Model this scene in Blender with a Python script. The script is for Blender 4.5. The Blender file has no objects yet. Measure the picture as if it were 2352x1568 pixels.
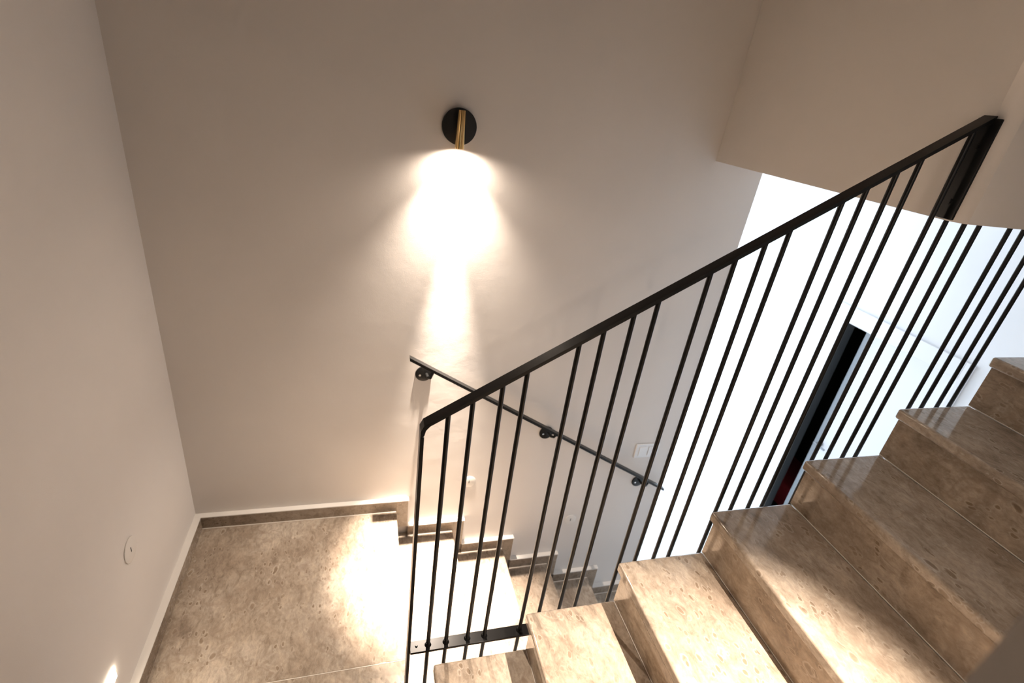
import bpy, bmesh, math, random
from mathutils import Vector, Matrix

random.seed(7)
scene = bpy.context.scene
C = scene.collection

# ------------------------------------------------------------------ camera
cam_data = bpy.data.cameras.new('camera')
cam = bpy.data.objects.new('camera', cam_data)
C.objects.link(cam)
RIGHT = Vector((0.96095108, -0.24484672, 0.12893062))
DOWN = Vector((0.00294171, -0.45686202, -0.88953271))
FWD = Vector((0.27670266, 0.85517670, -0.43830179))
m = Matrix.Identity(4)
for r_ in range(3):
    m[r_][0] = RIGHT[r_]; m[r_][1] = -DOWN[r_]; m[r_][2] = -FWD[r_]
m[0][3], m[1][3], m[2][3] = 0.72135, -1.89986, 1.89818
cam.matrix_world = m
cam_data.sensor_fit = 'HORIZONTAL'
cam_data.sensor_width = 36.0
cam_data.lens = 1161.541 / 2352 * 36.0
cam_data.clip_start = 0.02
cam_data.dof.use_dof = True
cam_data.dof.focus_distance = 1.35
cam_data.dof.aperture_fstop = 3.2
scene.camera = cam

# ------------------------------------------------------------------ world, light, exposure
world = bpy.data.worlds.new('world'); scene.world = world
world.use_nodes = True
world.node_tree.nodes['Background'].inputs[0].default_value = (0.75, 0.85, 1.0, 1)
world.node_tree.nodes['Background'].inputs[1].default_value = 1.0
scene.view_settings.view_transform = 'Standard'
scene.view_settings.look = 'None'
scene.view_settings.gamma = 1.0
scene.view_settings.use_curve_mapping = False
scene.view_settings.exposure = 0.45


def area(name, loc, rot, sx, sy, power, col):
    d = bpy.data.lights.new(name, 'AREA'); d.shape = 'RECTANGLE'
    d.size, d.size_y, d.energy, d.color = sx, sy, power, col
    o = bpy.data.objects.new(name, d); C.objects.link(o)
    o.location, o.rotation_euler = loc, rot
    return o


def spot(name, loc, aim, power, col, size, blend, radius):
    d = bpy.data.lights.new(name, 'SPOT')
    d.energy, d.color, d.spot_size, d.spot_blend, d.shadow_soft_size = power, col, math.radians(size), blend, radius
    o = bpy.data.objects.new(name, d); C.objects.link(o)
    o.location = loc
    o.rotation_euler = (Vector(aim) - Vector(loc)).to_track_quat('-Z', 'Y').to_euler()
    return o


WARM = (1.0, 0.835, 0.69)
# daylight through the big window of the lower hall (the window stands at y = 2.8)
area('window_daylight', (3.17, 2.86, 0.35), (math.radians(90), 0, math.radians(180)), 1.5, 2.3, 56, (0.80, 0.90, 1.0))

# ------------------------------------------------------------------ materials


def mat(name, col, rough=0.5, metal=0.0, spec=0.5, emit=None, estr=0):
    mt = bpy.data.materials.new(name); mt.use_nodes = True
    b = mt.node_tree.nodes['Principled BSDF']
    b.inputs['Base Color'].default_value = (*col, 1)
    b.inputs['Roughness'].default_value = rough
    b.inputs['Metallic'].default_value = metal
    b.inputs['Specular IOR Level'].default_value = spec
    if emit:
        b.inputs['Emission Color'].default_value = (*emit, 1)
        b.inputs['Emission Strength'].default_value = estr
    return mt


class NT:
    def __init__(s, mt):
        s.t = mt.node_tree; s.n = s.t.nodes; s.l = s.t.links

    def add(s, typ, **kw):
        nd = s.n.new(typ)
        for k, v in kw.items():
            if k.startswith('i_'):
                nd.inputs[k[2:].replace('_', ' ')].default_value = v
            else:
                setattr(nd, k, v)
        return nd

    def link(s, a, b):
        s.l.new(a, b)

    def ramp(s, fac, stops):
        r = s.n.new('ShaderNodeValToRGB')
        e = r.color_ramp.elements
        while len(e) < len(stops):
            e.new(0.5)
        for i, (p, c) in enumerate(stops):
            e[i].position = p; e[i].color = c if len(c) == 4 else (*c, 1)
        s.link(fac, r.inputs[0])
        return r.outputs[0]

    def mix(s, fac, a, b, mode='MIX'):
        x = s.n.new('ShaderNodeMix'); x.data_type = 'RGBA'; x.blend_type = mode
        for sock, v in ((x.inputs[0], fac), (x.inputs[6], a), (x.inputs[7], b)):
            if hasattr(v, 'is_output'):
                s.link(v, sock)
            elif isinstance(v, (int, float)):
                sock.default_value = v
            else:
                sock.default_value = (*v, 1)
        return x.outputs[2]


def plaster(name, col, rough=0.85):
    mt = mat(name, col, rough, spec=0.25)
    t = NT(mt); b = t.n['Principled BSDF']
    tc = t.add('ShaderNodeTexCoord')
    n1 = t.add('ShaderNodeTexNoise', i_Scale=2.2, i_Detail=4.0)
    n2 = t.add('ShaderNodeTexNoise', i_Scale=260.0, i_Detail=2.0)
    n3 = t.add('ShaderNodeTexNoise', i_Scale=9.0, i_Detail=3.0)
    for n in (n1, n2, n3):
        t.link(tc.outputs['Object'], n.inputs['Vector'])
    c = t.ramp(n1.outputs['Fac'], [(0.3, [x * 0.965 for x in col]), (0.7, [min(1, x * 1.02) for x in col])])
    t.link(c, b.inputs['Base Color'])
    b1 = t.add('ShaderNodeBump', i_Strength=0.10, i_Distance=0.002)
    t.link(n2.outputs['Fac'], b1.inputs['Height'])
    b2 = t.add('ShaderNodeBump', i_Strength=0.10, i_Distance=0.012)
    t.link(n3.outputs['Fac'], b2.inputs['Height']); t.link(b1.outputs[0], b2.inputs['Normal'])
    t.link(b2.outputs[0], b.inputs['Normal'])
    return mt


def marble(name, tint=(1, 1, 1), rough=0.10, stretch=(1, 1, 1)):
    mt = mat(name, (0.5, 0.4, 0.3), rough)
    t = NT(mt); b = t.n['Principled BSDF']
    tc = t.add('ShaderNodeTexCoord'); oi = t.add('ShaderNodeObjectInfo')
    mul = t.add('ShaderNodeMath', operation='MULTIPLY'); mul.inputs[1].default_value = 37.0
    t.link(oi.outputs['Random'], mul.inputs[0])
    add = t.add('ShaderNodeVectorMath', operation='ADD')
    t.link(tc.outputs['Object'], add.inputs[0]); t.link(mul.outputs[0], add.inputs[1])
    mp = t.add('ShaderNodeMapping'); mp.inputs['Scale'].default_value = stretch
    t.link(add.outputs[0], mp.inputs['Vector'])
    v = mp.outputs[0]
    # warp
    nw = t.add('ShaderNodeTexNoise', i_Scale=14.0, i_Detail=3.0)
    t.link(v, nw.inputs['Vector'])
    sub = t.add('ShaderNodeVectorMath', operation='SCALE'); sub.inputs[3].default_value = 0.035
    t.link(nw.outputs['Color'], sub.inputs[0])
    vw_ = t.add('ShaderNodeVectorMath', operation='ADD')
    t.link(v, vw_.inputs[0]); t.link(sub.outputs[0], vw_.inputs[1]); vw = vw_.outputs[0]
    g = lambda r, gg, bb: (r * tint[0], gg * tint[1], bb * tint[2])
    # clouds
    n1 = t.add('ShaderNodeTexNoise', i_Scale=4.5, i_Detail=6.0, i_Roughness=0.6); t.link(vw, n1.inputs['Vector'])
    base = t.ramp(n1.outputs['Fac'], [(0.30, g(0.29, 0.225, 0.17)), (0.5, g(0.405, 0.335, 0.265)), (0.70, g(0.52, 0.45, 0.375))])
    # streaky mottling
    mps = t.add('ShaderNodeMapping'); mps.inputs['Scale'].default_value = (1.0, 0.5, 1.0); mps.inputs['Rotation'].default_value = (0, 0, 0.55)
    t.link(vw, mps.inputs['Vector'])
    nb = t.add('ShaderNodeTexNoise', i_Scale=34.0, i_Detail=7.0, i_Roughness=0.68, i_Distortion=0.5); t.link(mps.outputs[0], nb.inputs['Vector'])
    fb = t.ramp(nb.outputs['Fac'], [(0.34, (0.66, 0.63, 0.60)), (0.5, (1, 1, 1)), (0.66, (1.22, 1.21, 1.19))])
    col = t.mix(0.85, base, fb, 'MULTIPLY')
    n2 = t.add('ShaderNodeTexNoise', i_Scale=120.0, i_Detail=4.0, i_Roughness=0.7); t.link(mps.outputs[0], n2.inputs['Vector'])
    f2 = t.ramp(n2.outputs['Fac'], [(0.34, (0.80, 0.79, 0.78)), (0.52, (1, 1, 1)), (0.68, (1.14, 1.14, 1.13))])
    col = t.mix(0.8, col, f2, 'MULTIPLY')
    # shell-like fossils: dark cores, pale rims, gathered in patches
    mp2 = t.add('ShaderNodeMapping'); mp2.inputs['Scale'].default_value = (1.0, 0.52, 1.0)
    mp2.inputs['Rotation'].default_value = (0, 0, 0.6)
    t.link(vw, mp2.inputs['Vector'])
    nm = t.add('ShaderNodeTexNoise', i_Scale=6.0, i_Detail=2.0); t.link(v, nm.inputs['Vector'])
    patch = t.ramp(nm.outputs['Fac'], [(0.42, (0.12, 0.12, 0.12)), (0.60, (1, 1, 1))])
    for sc, thr, rim, seed in ((58.0, 0.42, 0.30, 0), (30.0, 0.80, 0.26, 1)):
        vo = t.add('ShaderNodeTexVoronoi', i_Scale=sc, i_Randomness=1.0); t.link(mp2.outputs[0], vo.inputs['Vector'])
        sepc = t.add('ShaderNodeSeparateColor'); t.link(vo.outputs['Color'], sepc.inputs[0])
        cell = t.ramp(sepc.outputs[seed], [(thr, (0, 0, 0)), (thr + 0.04, (1, 1, 1))])
        core = t.ramp(vo.outputs['Distance'], [(rim - 0.10, (0.78, 0.78, 0.78)), (rim, (0, 0, 0))])
        ring = t.ramp(vo.outputs['Distance'], [(rim - 0.03, (0, 0, 0)), (rim + 0.03, (0.5, 0.5, 0.5)), (rim + 0.10, (0, 0, 0))])
        mk = t.mix(1.0, t.mix(1.0, core, patch, 'MULTIPLY'), cell, 'MULTIPLY')
        rk = t.mix(1.0, t.mix(1.0, ring, patch, 'MULTIPLY'), cell, 'MULTIPLY')
        col = t.mix(mk, col, g(0.215, 0.155, 0.105))
        col = t.mix(rk, col, g(0.60, 0.53, 0.45))
    # thin veins
    nv = t.add('ShaderNodeTexNoise', i_Scale=2.6, i_Detail=5.0, i_Distortion=0.6); t.link(vw, nv.inputs['Vector'])
    vein = t.ramp(nv.outputs['Fac'], [(0.486, (0, 0, 0)), (0.5, (0.45, 0.45, 0.45)), (0.514, (0, 0, 0))])
    col = t.mix(vein, col, g(0.30, 0.23, 0.175))
    t.link(col, b.inputs['Base Color'])
    rr = t.ramp(n2.outputs['Fac'], [(0.3, (rough + 0.05,) * 3), (0.7, (rough - 0.03,) * 3)])
    t.link(rr, b.inputs['Roughness'])
    return mt


M_WALL = plaster('wall_plaster', (0.76, 0.72, 0.68))
M_HALL = plaster('hall_plaster', (0.86, 0.87, 0.88))
M_CAP = plaster('skirting_cap_plaster', (0.80, 0.77, 0.73))
M_STONE = marble('polished_fossil_limestone')
M_RISER = marble('polished_fossil_limestone_riser', (0.93, 0.90, 0.86))
M_SKIRT = marble('limestone_skirting', (0.80, 0.78, 0.76), 0.25)
M_GROUT = mat('pale_grout', (0.80, 0.74, 0.66), 0.8)
M_BLACK = mat('black_gloss_paint', (0.006, 0.006, 0.006), 0.28, spec=0.28)
M_SATIN = mat('black_satin_paint', (0.010, 0.010, 0.010), 0.5, spec=0.3)
M_BRASS = mat('brushed_brass', (0.70, 0.49, 0.22), 0.24, 1.0)
M_STEEL = mat('screw_steel', (0.6, 0.58, 0.55), 0.25, 1.0)
M_WHITE = mat('white_plastic', (0.82, 0.82, 0.82), 0.35)
M_PLATE = mat('painted_cover', (0.78, 0.745, 0.70), 0.5)
M_DOOR = mat('white_lacquer', (0.84, 0.85, 0.87), 0.3)
M_ALU = mat('satin_aluminium', (0.26, 0.28, 0.30), 0.35, 0.5)
M_UNLIT = mat('unlit_room_black', (0.012, 0.014, 0.015), 0.6)  # near-black colour stands in for the room being unlit
M_JAMB = mat('dark_grey_lining', (0.05, 0.055, 0.058), 0.5)
M_RED = mat('dark_red_fabric', (0.45, 0.03, 0.04), 0.9)
M_CONC = mat('concrete', (0.45, 0.43, 0.40), 0.9)
M_BULB = mat('lamp_lens', (1, 1, 1), 0.4, emit=(1.0, 0.80, 0.58), estr=60)
M_STEP = mat('step_light_lens', (1, 1, 1), 0.4, emit=(1.0, 0.84, 0.66), estr=48)

# ------------------------------------------------------------------ helpers


def link_mesh(name, bm, mt, parent=None, base=None, smooth=False):
    """Mesh given in world coordinates; origin goes to its base, relative to its parent."""
    vs = [v.co for v in bm.verts]
    lo = Vector([min(v[i] for v in vs) for i in range(3)]); hi = Vector([max(v[i] for v in vs) for i in range(3)])
    org = Vector(base) if base is not None else Vector(((lo.x + hi.x) / 2, (lo.y + hi.y) / 2, lo.z))
    bmesh.ops.translate(bm, vec=-org, verts=bm.verts)
    bmesh.ops.recalc_face_normals(bm, faces=bm.faces)
    me = bpy.data.meshes.new(name); bm.to_mesh(me); bm.free()
    if smooth:
        for p in me.polygons:
            p.use_smooth = not (smooth == 'bevel' and max(abs(c) for c in p.normal) > 0.9995)
        if smooth != 'bevel':
            me.set_sharp_from_angle(angle=math.radians(35))
    me.materials.append(mt)
    o = bpy.data.objects.new(name, me); C.objects.link(o)
    if parent is not None:
        o.parent = parent
        w = Vector((0, 0, 0)); p = parent
        while p is not None:
            w += p.location; p = p.parent
        o.location = org - w
    else:
        o.location = org
    return o


def box_bm(lo, hi, bm=None):
    bm = bm or bmesh.new()
    r = bmesh.ops.create_cube(bm, size=1.0)
    for v in r['verts']:
        v.co = Vector([(lo[i] + hi[i]) / 2 + v.co[i] * (hi[i] - lo[i]) for i in range(3)])
    return bm


def bevel(bm, w, seg=2, sel=None):
    ed = [e for e in bm.edges if sel is None or sel(e)]
    bmesh.ops.bevel(bm, geom=ed, offset=w, segments=seg, profile=0.5, affect='EDGES')
    return bm


def box(name, lo, hi, mt, parent=None, bev=0, seg=2):
    bm = box_bm(lo, hi)
    if bev:
        bevel(bm, bev, seg)
    return link_mesh(name, bm, mt, parent, smooth='bevel' if bev else False)


def cyl_bm(a, b, ra, rb=None, n=16, bm=None, caps=True):
    bm = bm or bmesh.new()
    a, b = Vector(a), Vector(b); rb = ra if rb is None else rb
    d = (b - a)
    r = bmesh.ops.create_cone(bm, cap_ends=caps, segments=n, radius1=ra, radius2=rb, depth=d.length)
    mx = Matrix.Translation((a + b) / 2) @ d.to_track_quat('Z', 'Y').to_matrix().to_4x4()
    bmesh.ops.transform(bm, matrix=mx, verts=r['verts'])
    return bm


def cyl(name, a, b, ra, mt, parent=None, rb=None, n=16, bev=0):
    bm = cyl_bm(a, b, ra, rb, n)
    if bev:
        bevel(bm, bev, 2, lambda e: len(e.link_faces) == 2 and any(len(f.verts) > 4 for f in e.link_faces))
    return link_mesh(name, bm, mt, parent, smooth=True)


def prism(name, prof, y0, y1, mt, parent=None):
    """Profile in the x-z plane, extruded along y."""
    bm = bmesh.new()
    a = [bm.verts.new((x, y0, z)) for x, z in prof]; b = [bm.verts.new((x, y1, z)) for x, z in prof]
    bm.faces.new(a); bm.faces.new(list(reversed(b)))
    n = len(prof)
    for i in range(n):
        j = (i + 1) % n
        bm.faces.new((a[j], a[i], b[i], b[j]))
    return link_mesh(name, bm, mt, parent)


def empty(name, loc):
    o = bpy.data.objects.new(name, None); C.objects.link(o); o.location = loc
    o.empty_display_size = 0.1
    return o


def tag(o, label, cat, group=None):
    o['label'] = label; o['category'] = cat
    if group:
        o['group'] = group
    return o


def struct(o, label=None, cat=None):
    o['kind'] = 'structure'
    if label:
        o['label'] = label
    if cat:
        o['category'] = cat
    return o


# ------------------------------------------------------------------ measures
L, GL, RL = 0.8659, 0.28964, 0.17          # landing edge, going and riser of the lower flight
U0, GU, RU = 0.91708, 0.26409, 0.17326     # upper flight: nose of its second tread
YW = -0.98879                              # well-side end of the upper treads
OV = 0.0254                                # nosing overhang
HS, PS, VS = 0.0669, 0.0255, 0.058         # skirting height, projection, width of its upright pieces
W, XF, ZF = 2.33486, 2.09185, 1.75499      # end of the lamp wall, face and underside of the hanging wall
NX, NY = 1.015, -1.815                     # end of the near wall
ZTOP, ZLOW = 5.2, -7 * RL
YB = -6.0                                  # back of the dim space behind the camera
XD = 4.0                                   # far wall of the lower hall

# ------------------------------------------------------------------ structure
struct(box('wall_back', (0, 0, ZLOW), (W, 0.2, ZTOP), M_WALL), 'long pale plaster wall carrying the wall lamp and handrail', 'wall')
struct(box('wall_left', (-0.2, YB, ZLOW), (0, 0.2, ZTOP), M_WALL), 'pale plaster wall at the left end of the landing', 'wall')
bm = box_bm((XF, YW, ZF), (4.5, -0.001, ZTOP))
bevel(bm, 0.035, 5, lambda e: all(abs(v.co.x - XF) < 1e-4 and abs(v.co.y - YW) < 1e-4 for v in e.verts))
struct(link_mesh('wall_right', bm, M_WALL, smooth='bevel'), 'beige wall hanging over the stairwell, its lower edge above the bright hall', 'wall')
struct(box('wall_near', (NX, YB, ZLOW), (4.5, NY, ZTOP), M_WALL), 'blurred dark wall end in the lower right corner', 'wall')
struct(box('wall_behind', (-0.2, YB - 0.2, ZLOW), (4.5, YB, ZTOP), M_WALL), 'plaster wall behind the landing', 'wall')
struct(box('wall_end', (4.5, -3.0, 1.7), (4.7, 0.2, ZTOP), M_WALL), 'plaster wall at the top of the stairs', 'wall')
struct(box('ceiling', (-0.2, YB - 0.2, ZTOP), (4.7, 0.2, ZTOP + 0.2), M_WALL), 'plain plaster ceiling of the stairwell', 'ceiling')
# lower hall
struct(box('ceiling_hall', (W, 0.0, ZF), (XD + 0.9, 2.8, ZF + 0.14), M_HALL), 'white ceiling of the bright lower hall', 'ceiling')
struct(box('floor_hall', (L + 5 * GL, -0.985, ZLOW - 0.1), (XD + 0.9, 2.8, ZLOW), M_HALL), 'pale stone floor of the lower hall', 'floor')
struct(box('wall_hall_left', (W - 0.2, 0.2, ZLOW), (W, 2.8, ZF), M_HALL), 'white wall of the lower hall behind the lamp wall', 'wall')
# far wall with the door opening
OY0, OY1, OZ = -0.14, 0.656, 0.76
wf = empty('wall_far', (XD, 0, ZLOW)); struct(wf, 'white far wall of the bright lower hall', 'wall')
box('wall_panel', (XD, OY1, ZLOW), (XD + 0.08, 2.8, ZF), M_HALL, wf)
box('wall_panel', (XD + 0.08, OY1, ZLOW), (XD + 0.084, 2.8, ZF), M_UNLIT, wf)  # black backing sheet, the unlit room's darkness put into its colour
box('wall_panel', (XD, -0.985, ZLOW), (XD + 0.2, OY0 - 0.45, ZF), M_HALL, wf)
box('wall_panel', (XD, OY0 - 0.45, ZLOW), (XD + 0.06, OY0, ZF), M_HALL, wf)
box('wall_panel', (XD, OY0, OZ), (XD + 0.2, OY1, ZF), M_HALL, wf)
box('wall_panel', (XD + 0.14, OY0 - 0.45, ZLOW), (XD + 0.2, OY0, ZF), M_HALL, wf)
# dark room behind the door
dr = empty('wall_dark_room', (XD + 0.9, 0.3, ZLOW)); struct(dr, 'unlit room seen through the open gap of the door', 'wall')
box('wall_panel', (XD + 0.88, -0.4, ZLOW), (XD + 0.9, 2.2, ZF), M_UNLIT, dr)
box('wall_panel', (XD + 0.0845, 2.2, ZLOW), (XD + 0.9, 2.22, ZF), M_UNLIT, dr)
box('wall_panel', (XD + 0.2, -0.42, ZLOW), (XD + 0.9, -0.4, ZF), M_UNLIT, dr)
box('wall_panel', (XD + 0.115, OY1, ZLOW), (XD + 0.88, 2.2, ZLOW + 0.01), M_UNLIT, dr)
box('wall_panel', (XD + 0.201, -0.4, OZ + 0.35), (XD + 0.88, 2.2, OZ + 0.37), M_UNLIT, dr)
# hall wall with the daylight window (outside the picture)
ww = empty('wall_window', (3.2, 2.9, ZLOW)); struct(ww, 'white hall wall with the daylight window', 'wall')
box('wall_panel', (W - 0.2, 2.8, ZLOW), (2.4, 3.0, ZF), M_HALL, ww)
box('wall_panel', (3.94, 2.8, ZLOW), (XD + 0.9, 3.0, ZF), M_HALL, ww)
box('wall_panel', (2.4, 2.8, 1.52), (3.94, 3.0, ZF), M_HALL, ww)
box('wall_panel', (2.4, 2.8, ZLOW), (3.94, 3.0, -0.82), M_HALL, ww)
wi = empty('window_1', (3.17, 2.8, -0.82)); struct(wi, 'tall daylight window of the lower hall', 'window')
for nm, lo, hi in (('jamb', (2.4, 2.79, -0.82), (2.44, 2.85, 1.52)), ('jamb', (3.9, 2.79, -0.82), (3.94, 2.85, 1.52)),
                   ('head', (2.44, 2.79, 1.48), (3.9, 2.85, 1.52)), ('sill', (2.44, 2.79, -0.82), (3.9, 2.85, -0.78))):
    box('window_' + nm, lo, hi, M_DOOR, wi)
# upper floor
struct(box('floor_upper', (U0 + 9 * GU, NY, 1.78), (4.5, YW, 11 * RU), M_STONE), 'stone floor at the top of the upper flight', 'floor')

# ------------------------------------------------------------------ landing floor
fl = empty('floor', (0.43, -0.4, -0.03)); struct(fl, 'polished beige fossil limestone landing floor', 'floor')


def slab(name, lo, hi, mt, parent, bev=0.006, seg=3):
    return box(name, lo, hi, mt, parent, bev, seg)


JY = -0.752
slab('floor_tile', (0.0, JY + 0.0008, -0.03), (L, 0.0, 0), M_STONE, fl, 0.003, 2)
slab('floor_tile', (0.0, -1.70, -0.03), (L, JY - 0.0008, -0.0004), M_STONE, fl, 0.003, 2)
slab('floor_tile', (0.0, YB, -0.03), (NX, -1.702, 0), M_STONE, fl, 0.003, 2)
box('grout_line', (0.0, JY - 0.0012, -0.02), (L - 0.004, JY + 0.0012, -0.0006), M_GROUT, fl)
box('floor_slab', (0.0, YB, -0.25), (L - OV, 0.0, -0.031), M_CONC, fl)

# ------------------------------------------------------------------ lower flight (runs down to the hall)
lf = empty('stair_flight', (L, -0.5, ZLOW))
tag(lf, 'lower flight of beige limestone steps running down beside the lamp wall', 'stairs', 'limestone stair flights')
for i in range(1, 7):
    x0, x1, z = L + (i - 1) * GL - OV, L + i * GL, -i * RL
    slab('tread', (x0 - 0.002, -0.985, z - 0.03), (x1, -0.001, z), M_STONE, lf)
for i in range(0, 7):
    x = L + i * GL - OV
    zt, zb = -i * RL - 0.031, -(i + 1) * RL + 0.0005
    box('riser', (x - 0.02, -0.985, zb), (x, -0.001, zt), M_RISER, lf)

# ------------------------------------------------------------------ upper flight
uf = empty('stair_flight', (U0 - GU, -1.4, 0))
tag(uf, 'upper flight of beige limestone steps climbing to the right behind the railing', 'stairs', 'limestone stair flights')
tread0 = None
for i in range(0, 10):
    xn, z = U0 + (i - 1) * GU, (i + 1) * RU
    o = slab('tread', (xn, NY + 0.002, z - 0.032), (xn + GU + OV + 0.002, YW, z), M_STONE, uf, 0.007, 3)
for i in range(0, 11):
    x = U0 + (i - 1) * GU + OV
    zt, zb = (i + 1) * RU - 0.0325, i * RU + 0.0003
    if i == 10:
        zt = 1.78
    box('riser', (x, NY + 0.002, zb), (x + 0.02, YW - 0.0005, zt), M_RISER, uf)
    if i:
        box('grout_line', (x - 0.002, NY + 0.002, zb), (x, YW - 0.004, zb + 0.002), M_GROUT, uf)
prof = [(U0 - GU + OV + 0.022, 0.0)]
for i in range(0, 10):
    x = U0 + (i - 1) * GU + OV + 0.021; z = (i + 1) * RU - 0.034
    prof += [(x, z), (x + GU, z)]
prof += [(U0 + 9 * GU + OV + 0.03, ZLOW), (L + 0.06, ZLOW), (L + 0.06, 0.0)]
prism('core', prof, NY + 0.002, YW - 0.012, M_HALL, uf)

# ------------------------------------------------------------------ skirting
bl = empty('baseboard_left', (PS / 2, -1.4, 0)); struct(bl, 'limestone skirting with a pale top along the left wall', 'skirting')
box('skirting_tile', (0.0, -1.35, 0.0), (PS, -PS, HS - 0.004), M_SKIRT, bl)
box('skirting_tile', (0.0, YB + 0.05, 0.0), (PS, -1.352, HS - 0.004), M_SKIRT, bl)
box('skirting_cap', (0.0, YB + 0.05, HS - 0.004), (PS + 0.0005, -PS, HS), M_CAP, bl)
bb = empty('baseboard_back', (1.2, -PS / 2, ZLOW)); struct(bb, 'stepped limestone skirting following the stairs along the lamp wall', 'skirting')
for i in range(0, 7):
    z = -i * RL
    xa = 0.0 if i == 0 else L + (i - 1) * GL + VS
    xb = L + i * GL + VS
    if xa > W - 0.02:
        break
    xe = min(xb, W)
    # the piece along the tread, ends level with the nose
    xn = min(L + i * GL, W)
    box('skirting_tile', (xa, -PS, z + 0.0002), (xn - 0.0008, 0.0, z + HS - 0.004), M_SKIRT, bb)
    box('skirting_cap', (xa, -PS - 0.0005, z + HS - 0.004), (xe, 0.0, z + HS), M_CAP, bb)
    box('grout_line', (xa, -PS - 0.003, z), (xn - 0.004, -PS, z + 0.0025), M_GROUT, bb)
    if xb < W:
        box('skirting_tile', (xn, -PS, z - RL + HS), (xb - 0.004, 0.0, z + HS - 0.004), M_SKIRT, bb)
        box('skirting_cap', (xb - 0.004, -PS - 0.0005, z - RL + HS), (xb, 0.0, z + HS - 0.004), M_CAP, bb)

# ------------------------------------------------------------------ railing between the flights
RY = -0.945
rl = empty('stair_railing', (0.848, RY, 0))
tag(rl, 'black metal stair railing with thin round balusters and a sloping flat top rail', 'railing')
sl = (1.866 - 1.263) / (1.910 - 0.963)
zb0 = 1.263 - 0.963 * sl                       # underside of the rail: z = zb0 + sl * x


def rail_under(x):
    return zb0 + sl * x


TH = 0.009 * math.sqrt(1 + sl * sl)
PX0, PX1 = 0.8405, 0.8495
# top rail, mitred at the post and at the end plate
xe = XF - 0.001
prof = [(PX1 + 0.012, rail_under(PX1 + 0.012)), (xe, rail_under(xe)), (xe, rail_under(xe) + TH),
        (PX0 + 0.0075, rail_under(PX0 + 0.0075) + TH), (PX0, rail_under(PX0) - 0.001),
        (PX0, rail_under(PX0) - 0.018), (PX1, rail_under(PX1) - 0.018), (PX1 + 0.003, rail_under(PX1) - 0.004)]
prism('top_rail', prof, RY - 0.015, RY + 0.015, M_BLACK, rl)
box('post', (PX0, RY - 0.015, 0.0005), (PX1, RY + 0.015, rail_under(PX0) - 0.0182), M_BLACK, rl, 0.0008, 1)
BX = [0.9035, 0.958, 1.0245, 1.0785]
for k in range(0, 7):
    for q, bx in enumerate(BX):
        x = bx + 0.28964 * k * 1.0
        if x > 2.62:
            continue
        if x < XF - 0.02:
            ztop = rail_under(x) + 0.003
        else:
            ztop = ZF - 0.0005
        zbot = -(k + 1) * RL + 0.0005
        if k == 6:
            zbot = ZLOW + 0.0005
        cyl('baluster', (x, RY, zbot), (x, RY, ztop), 0.006, M_BLACK, rl, n=14)
bbar = box('bottom_bar', (PX1 + 0.0003, RY - 0.018, 0.3655), (1.222, RY + 0.018, 0.3745), M_BLACK, rl, 0.0008, 1)
cyl('bolt', (0.869, RY + 0.001, 0.3743), (0.869, RY + 0.001, 0.3785), 0.0045, M_BLACK, bbar, rb=0.003, n=12)
for bx in BX + [BX[0] + 0.28964]:
    cyl('weld_collar', (bx, RY, 0.3744), (bx, RY, 0.381), 0.0105, M_BLACK, bbar, rb=0.0066, n=12)
# end plate screwed to the hanging wall
pl_ = box('end_plate', (XF - 0.008, RY - 0.032, ZF + 0.004), (XF - 0.0008, RY + 0.02, rail_under(XF) + 0.004), M_BLACK, rl, 0.001, 1)
for zz in (1.80, 1.925):
    cyl('bolt', (XF - 0.0105, RY - 0.008, zz), (XF - 0.0078, RY - 0.008, zz), 0.006, M_BLACK, pl_, n=12)

# ------------------------------------------------------------------ wall handrail
hr = empty('wall_handrail', (0.9, -0.05, 0.85))
tag(hr, 'slim dark metal handrail on round brackets sloping down along the lamp wall', 'handrail')
hx0, hz0, hx1, hz1 = 0.893, 0.872, 2.327, 0.025
hs_ = (hz1 - hz0) / (hx1 - hx0); hth = 0.0125 * math.sqrt(1 + hs_ * hs_)
prism('rail_bar', [(hx0, hz0 - hth / 2), (hx1, hz1 - hth / 2), (hx1, hz1 + hth / 2), (hx0, hz0 + hth / 2)], -0.064, -0.037, M_BLACK, hr)
for bx, bz in ((0.959, 0.769), (1.579, 0.420), (2.186, 0.050)):
    br = cyl('bracket', (bx, -0.007, bz), (bx, -0.0003, bz), 0.036, M_BLACK, hr, n=32, bev=0.002)
    xr = bx + 0.035
    zr = hz0 + hs_ * (xr - hx0) - hth / 2
    # bent arm from the disc to the underside of the bar
    pts = [Vector((bx + 0.012, -0.006, bz)), Vector((bx + 0.016, -0.035, bz - 0.001)), Vector((bx + 0.024, -0.049, bz + 0.006)), Vector((xr, -0.051, zr + 0.002))]
    bm = bmesh.new()
    for a, b_ in zip(pts[:-1], pts[1:]):
        cyl_bm(a, b_, 0.0065, n=12, bm=bm)
    for p in pts[1:-1]:
        r = bmesh.ops.create_uvsphere(bm, u_segments=10, v_segments=6, radius=0.0065)
        bmesh.ops.translate(bm, vec=p, verts=r['verts'])
    link_mesh('bracket_arm', bm, M_BLACK, br, smooth=True)
    cyl('screw', (bx - 0.016, -0.0085, bz - 0.006), (bx - 0.016, -0.0068, bz - 0.006), 0.005, M_STEEL, br, n=12)

# ------------------------------------------------------------------ wall lamps


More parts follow.
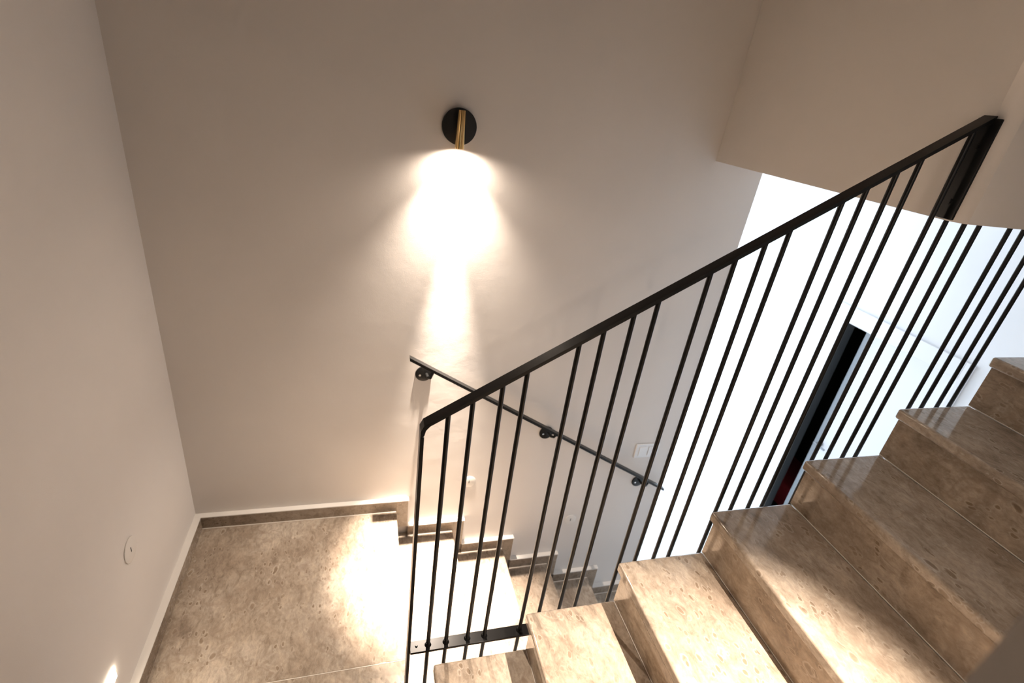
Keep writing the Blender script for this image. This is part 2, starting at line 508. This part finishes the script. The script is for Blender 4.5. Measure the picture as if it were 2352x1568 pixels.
def wall_lamp(cx, cy, cz, s, label, pw_core, pw_flood, pw_spill, aim, cone):
    """s = -1: stands off the wall towards -y, s = +1: towards +y."""
    lp = empty('wall_lamp', (cx, cy, cz)); tag(lp, label, 'lamp', 'brass and black wall lamps')
    cyl('backplate', (cx, cy + s * 0.0005, cz), (cx, cy + s * 0.016, cz), 0.0605, M_SATIN, lp, n=64, bev=0.0015)
    # tapered fluted brass tube
    bm = bmesh.new()
    n, yt, zt, zb = 48, cy + s * 0.046, cz + 0.055, cz - 0.068
    rings = []
    for z, rad in ((zt, 0.0), (zt, 0.0105), (zt - 0.001, 0.0112), (zb + 0.001, 0.0158), (zb, 0.0152), (zb, 0.0125), (zb + 0.03, 0.0118)):
        ring = []
        for k in range(n):
            a = 2 * math.pi * k / n
            rr = rad * (1 - (0.09 if k % 4 == 0 else 0.0)) if rad > 0.0125 or z > zb + 0.01 else rad
            ring.append(bm.verts.new((cx + rr * math.cos(a), yt + rr * math.sin(a), z)))
        rings.append(ring)
    for a, b_ in zip(rings[1:-1], rings[2:]):
        for k in range(n):
            j = (k + 1) % n
            bm.faces.new((a[k], a[j], b_[j], b_[k]))
    for v in rings[0]:
        bm.verts.remove(v)
    bm.faces.new(rings[1])
    tb = link_mesh('tube', bm, M_BRASS, lp, smooth=True)
    cyl('lens', (cx, yt, zb + 0.012), (cx, yt, zb + 0.014), 0.0117, M_BULB, tb, n=24)
    cyl('arm', (cx, cy + s * 0.015, cz + 0.006), (cx, cy + s * 0.037, cz + 0.006), 0.006, M_SATIN, lp, n=16)
    src = Vector((cx, yt, zb - 0.003))
    spot('lamp_core', src, aim, pw_core, WARM, cone, 1.0, 0.010)
    if pw_flood:
        spot('lamp_flood', src, aim, pw_flood, WARM, 98, 1.0, 0.010)
    spot('lamp_spill', src, (aim[0], cy + s * 0.14, aim[2]), pw_spill, WARM, 172, 0.7, 0.010)
    return lp


wall_lamp(1.03, 0.0, 1.768, -1, 'black disc wall lamp with a brass tube shining down on the back wall', 1050, 72, 6, (1.07, -0.37, -0.17), 36)
wall_lamp(1.62, NY, 2.25, 1, 'black disc wall lamp with a brass tube lighting the upper steps from out of view', 430, 0, 6, (1.38, NY + 0.32, 0.45), 45)

# ------------------------------------------------------------------ small fittings on the walls


def round_cover(name, loc, ax, rad, label, group='round blank covers on the walls'):
    e = empty(name, loc); tag(e, label, 'wall cover', group)
    x, y, z = loc
    if ax == 'x':
        cyl('disc', (x + 0.0003, y, z), (x + 0.0035, y, z), rad, M_PLATE, e, n=48, bev=0.001)
        box('slot', (x + 0.0033, y - 0.0018, z - 0.009), (x + 0.0041, y + 0.0018, z + 0.009), M_JAMB, e)
    else:
        cyl('disc', (x, y - 0.0028, z), (x, y - 0.0003, z), rad, M_PLATE, e, n=48, bev=0.001)
        box('slot', (x - 0.0018, y - 0.0034, z - 0.009), (x + 0.0018, y - 0.0026, z + 0.009), M_JAMB, e)


round_cover('round_cover', (0.0, -0.529, 0.448), 'x', 0.042, 'round painted cover low on the left wall above the landing')
round_cover('round_cover', (1.217, 0.0, 0.136), 'y', 0.034, 'round painted cover on the lamp wall above the brightly lit steps')
round_cover('round_cover', (1.829, 0.0, -0.20), 'y', 0.034, 'round painted cover on the grey end of the lamp wall below the handrail')

sp = empty('switch_plate', (2.18, 0.0, 0.22)); tag(sp, 'white double switch plate on the lamp wall above the lower end of the handrail', 'switch')
box('plate', (2.112, -0.009, 0.222), (2.252, -0.0003, 0.312), M_WHITE, sp, 0.003, 2)
box('rocker', (2.132, -0.013, 0.238), (2.178, -0.0088, 0.296), M_WHITE, sp, 0.002, 2)
box('rocker', (2.186, -0.013, 0.238), (2.232, -0.0088, 0.296), M_WHITE, sp, 0.002, 2)

# faceted white fitting on the corner of the lamp wall
bm = bmesh.new()
r = bmesh.ops.create_icosphere(bm, subdivisions=1, radius=0.024)
bmesh.ops.scale(bm, vec=(0.9, 0.8, 1.15), verts=r['verts'])
bmesh.ops.translate(bm, vec=(W + 0.019, 0.02, 0.247), verts=r['verts'])
wfit = link_mesh('corner_fitting', bm, M_ALU)
tag(wfit, 'small pale faceted fitting at the corner where the lamp wall ends', 'fitting')

st = empty('step_light', (0.0, -0.84, 0.18)); tag(st, 'glowing rectangular step light low on the left wall at the bottom edge', 'light')
box('frame', (0.0003, -0.93, 0.188), (0.0035, -0.771, 0.222), M_WHITE, st)
box('lens', (0.0036, -0.932, 0.186), (0.005, -0.769, 0.224), M_STEP, st)

# ------------------------------------------------------------------ sliding door in the hall
dj = empty('door_1', (XD, 0.3, ZLOW)); struct(dj, 'white sliding door standing a little open in the far hall wall', 'door')
FY0, FY1, FZ = OY0 - 0.045, OY1 + 0.11, OZ + 0.112
box('frame_upright', (XD - 0.018, OY1, ZLOW), (XD - 0.0005, FY1, FZ), M_DOOR, dj, 0.002, 1)
box('frame_upright', (XD - 0.018, FY0, ZLOW), (XD - 0.0005, OY0, FZ), M_DOOR, dj, 0.002, 1)
box('frame_head', (XD - 0.018, OY0 + 0.0005, OZ), (XD - 0.0005, OY1 - 0.0005, FZ), M_DOOR, dj, 0.002, 1)
box('jamb_lining', (XD - 0.016, OY1 - 0.012, ZLOW), (XD + 0.085, OY1 - 0.0006, OZ - 0.0005), M_JAMB, dj)
leaf = box('door_leaf', (XD + 0.07, OY0 - 0.28, ZLOW + 0.01), (XD + 0.11, 0.50, OZ - 0.004), M_DOOR, dj, 0.002, 1)
box('edge_profile', (XD + 0.0665, 0.498, ZLOW + 0.01), (XD + 0.1135, 0.535, OZ - 0.004), M_ALU, leaf, 0.002, 1)
for sx in (XD + 0.0665, XD + 0.1135):
    d = -1 if sx < XD + 0.09 else 1
    bm = cyl_bm((sx, 0.485, -0.19), (sx + d * 0.045, 0.485, -0.19), 0.010, n=12)
    cyl_bm((sx + d * 0.042, 0.50, -0.19), (sx + d * 0.042, 0.40, -0.19), 0.008, n=12, bm=bm)
    cyl_bm((sx, 0.485, -0.19), (sx + d * 0.006, 0.485, -0.19), 0.026, n=20, bm=bm)
    link_mesh('handle', bm, M_ALU, leaf, smooth=True)

# dark red thing standing in the dark room
bm = box_bm((XD + 0.36, 0.66, ZLOW + 0.0105), (XD + 0.80, 1.25, -0.93)); bevel(bm, 0.04, 3)
rd = link_mesh('upholstered_seat', bm, M_RED, smooth=True)
tag(rd, 'dark red seat low inside the dark room behind the sliding door', 'seat')
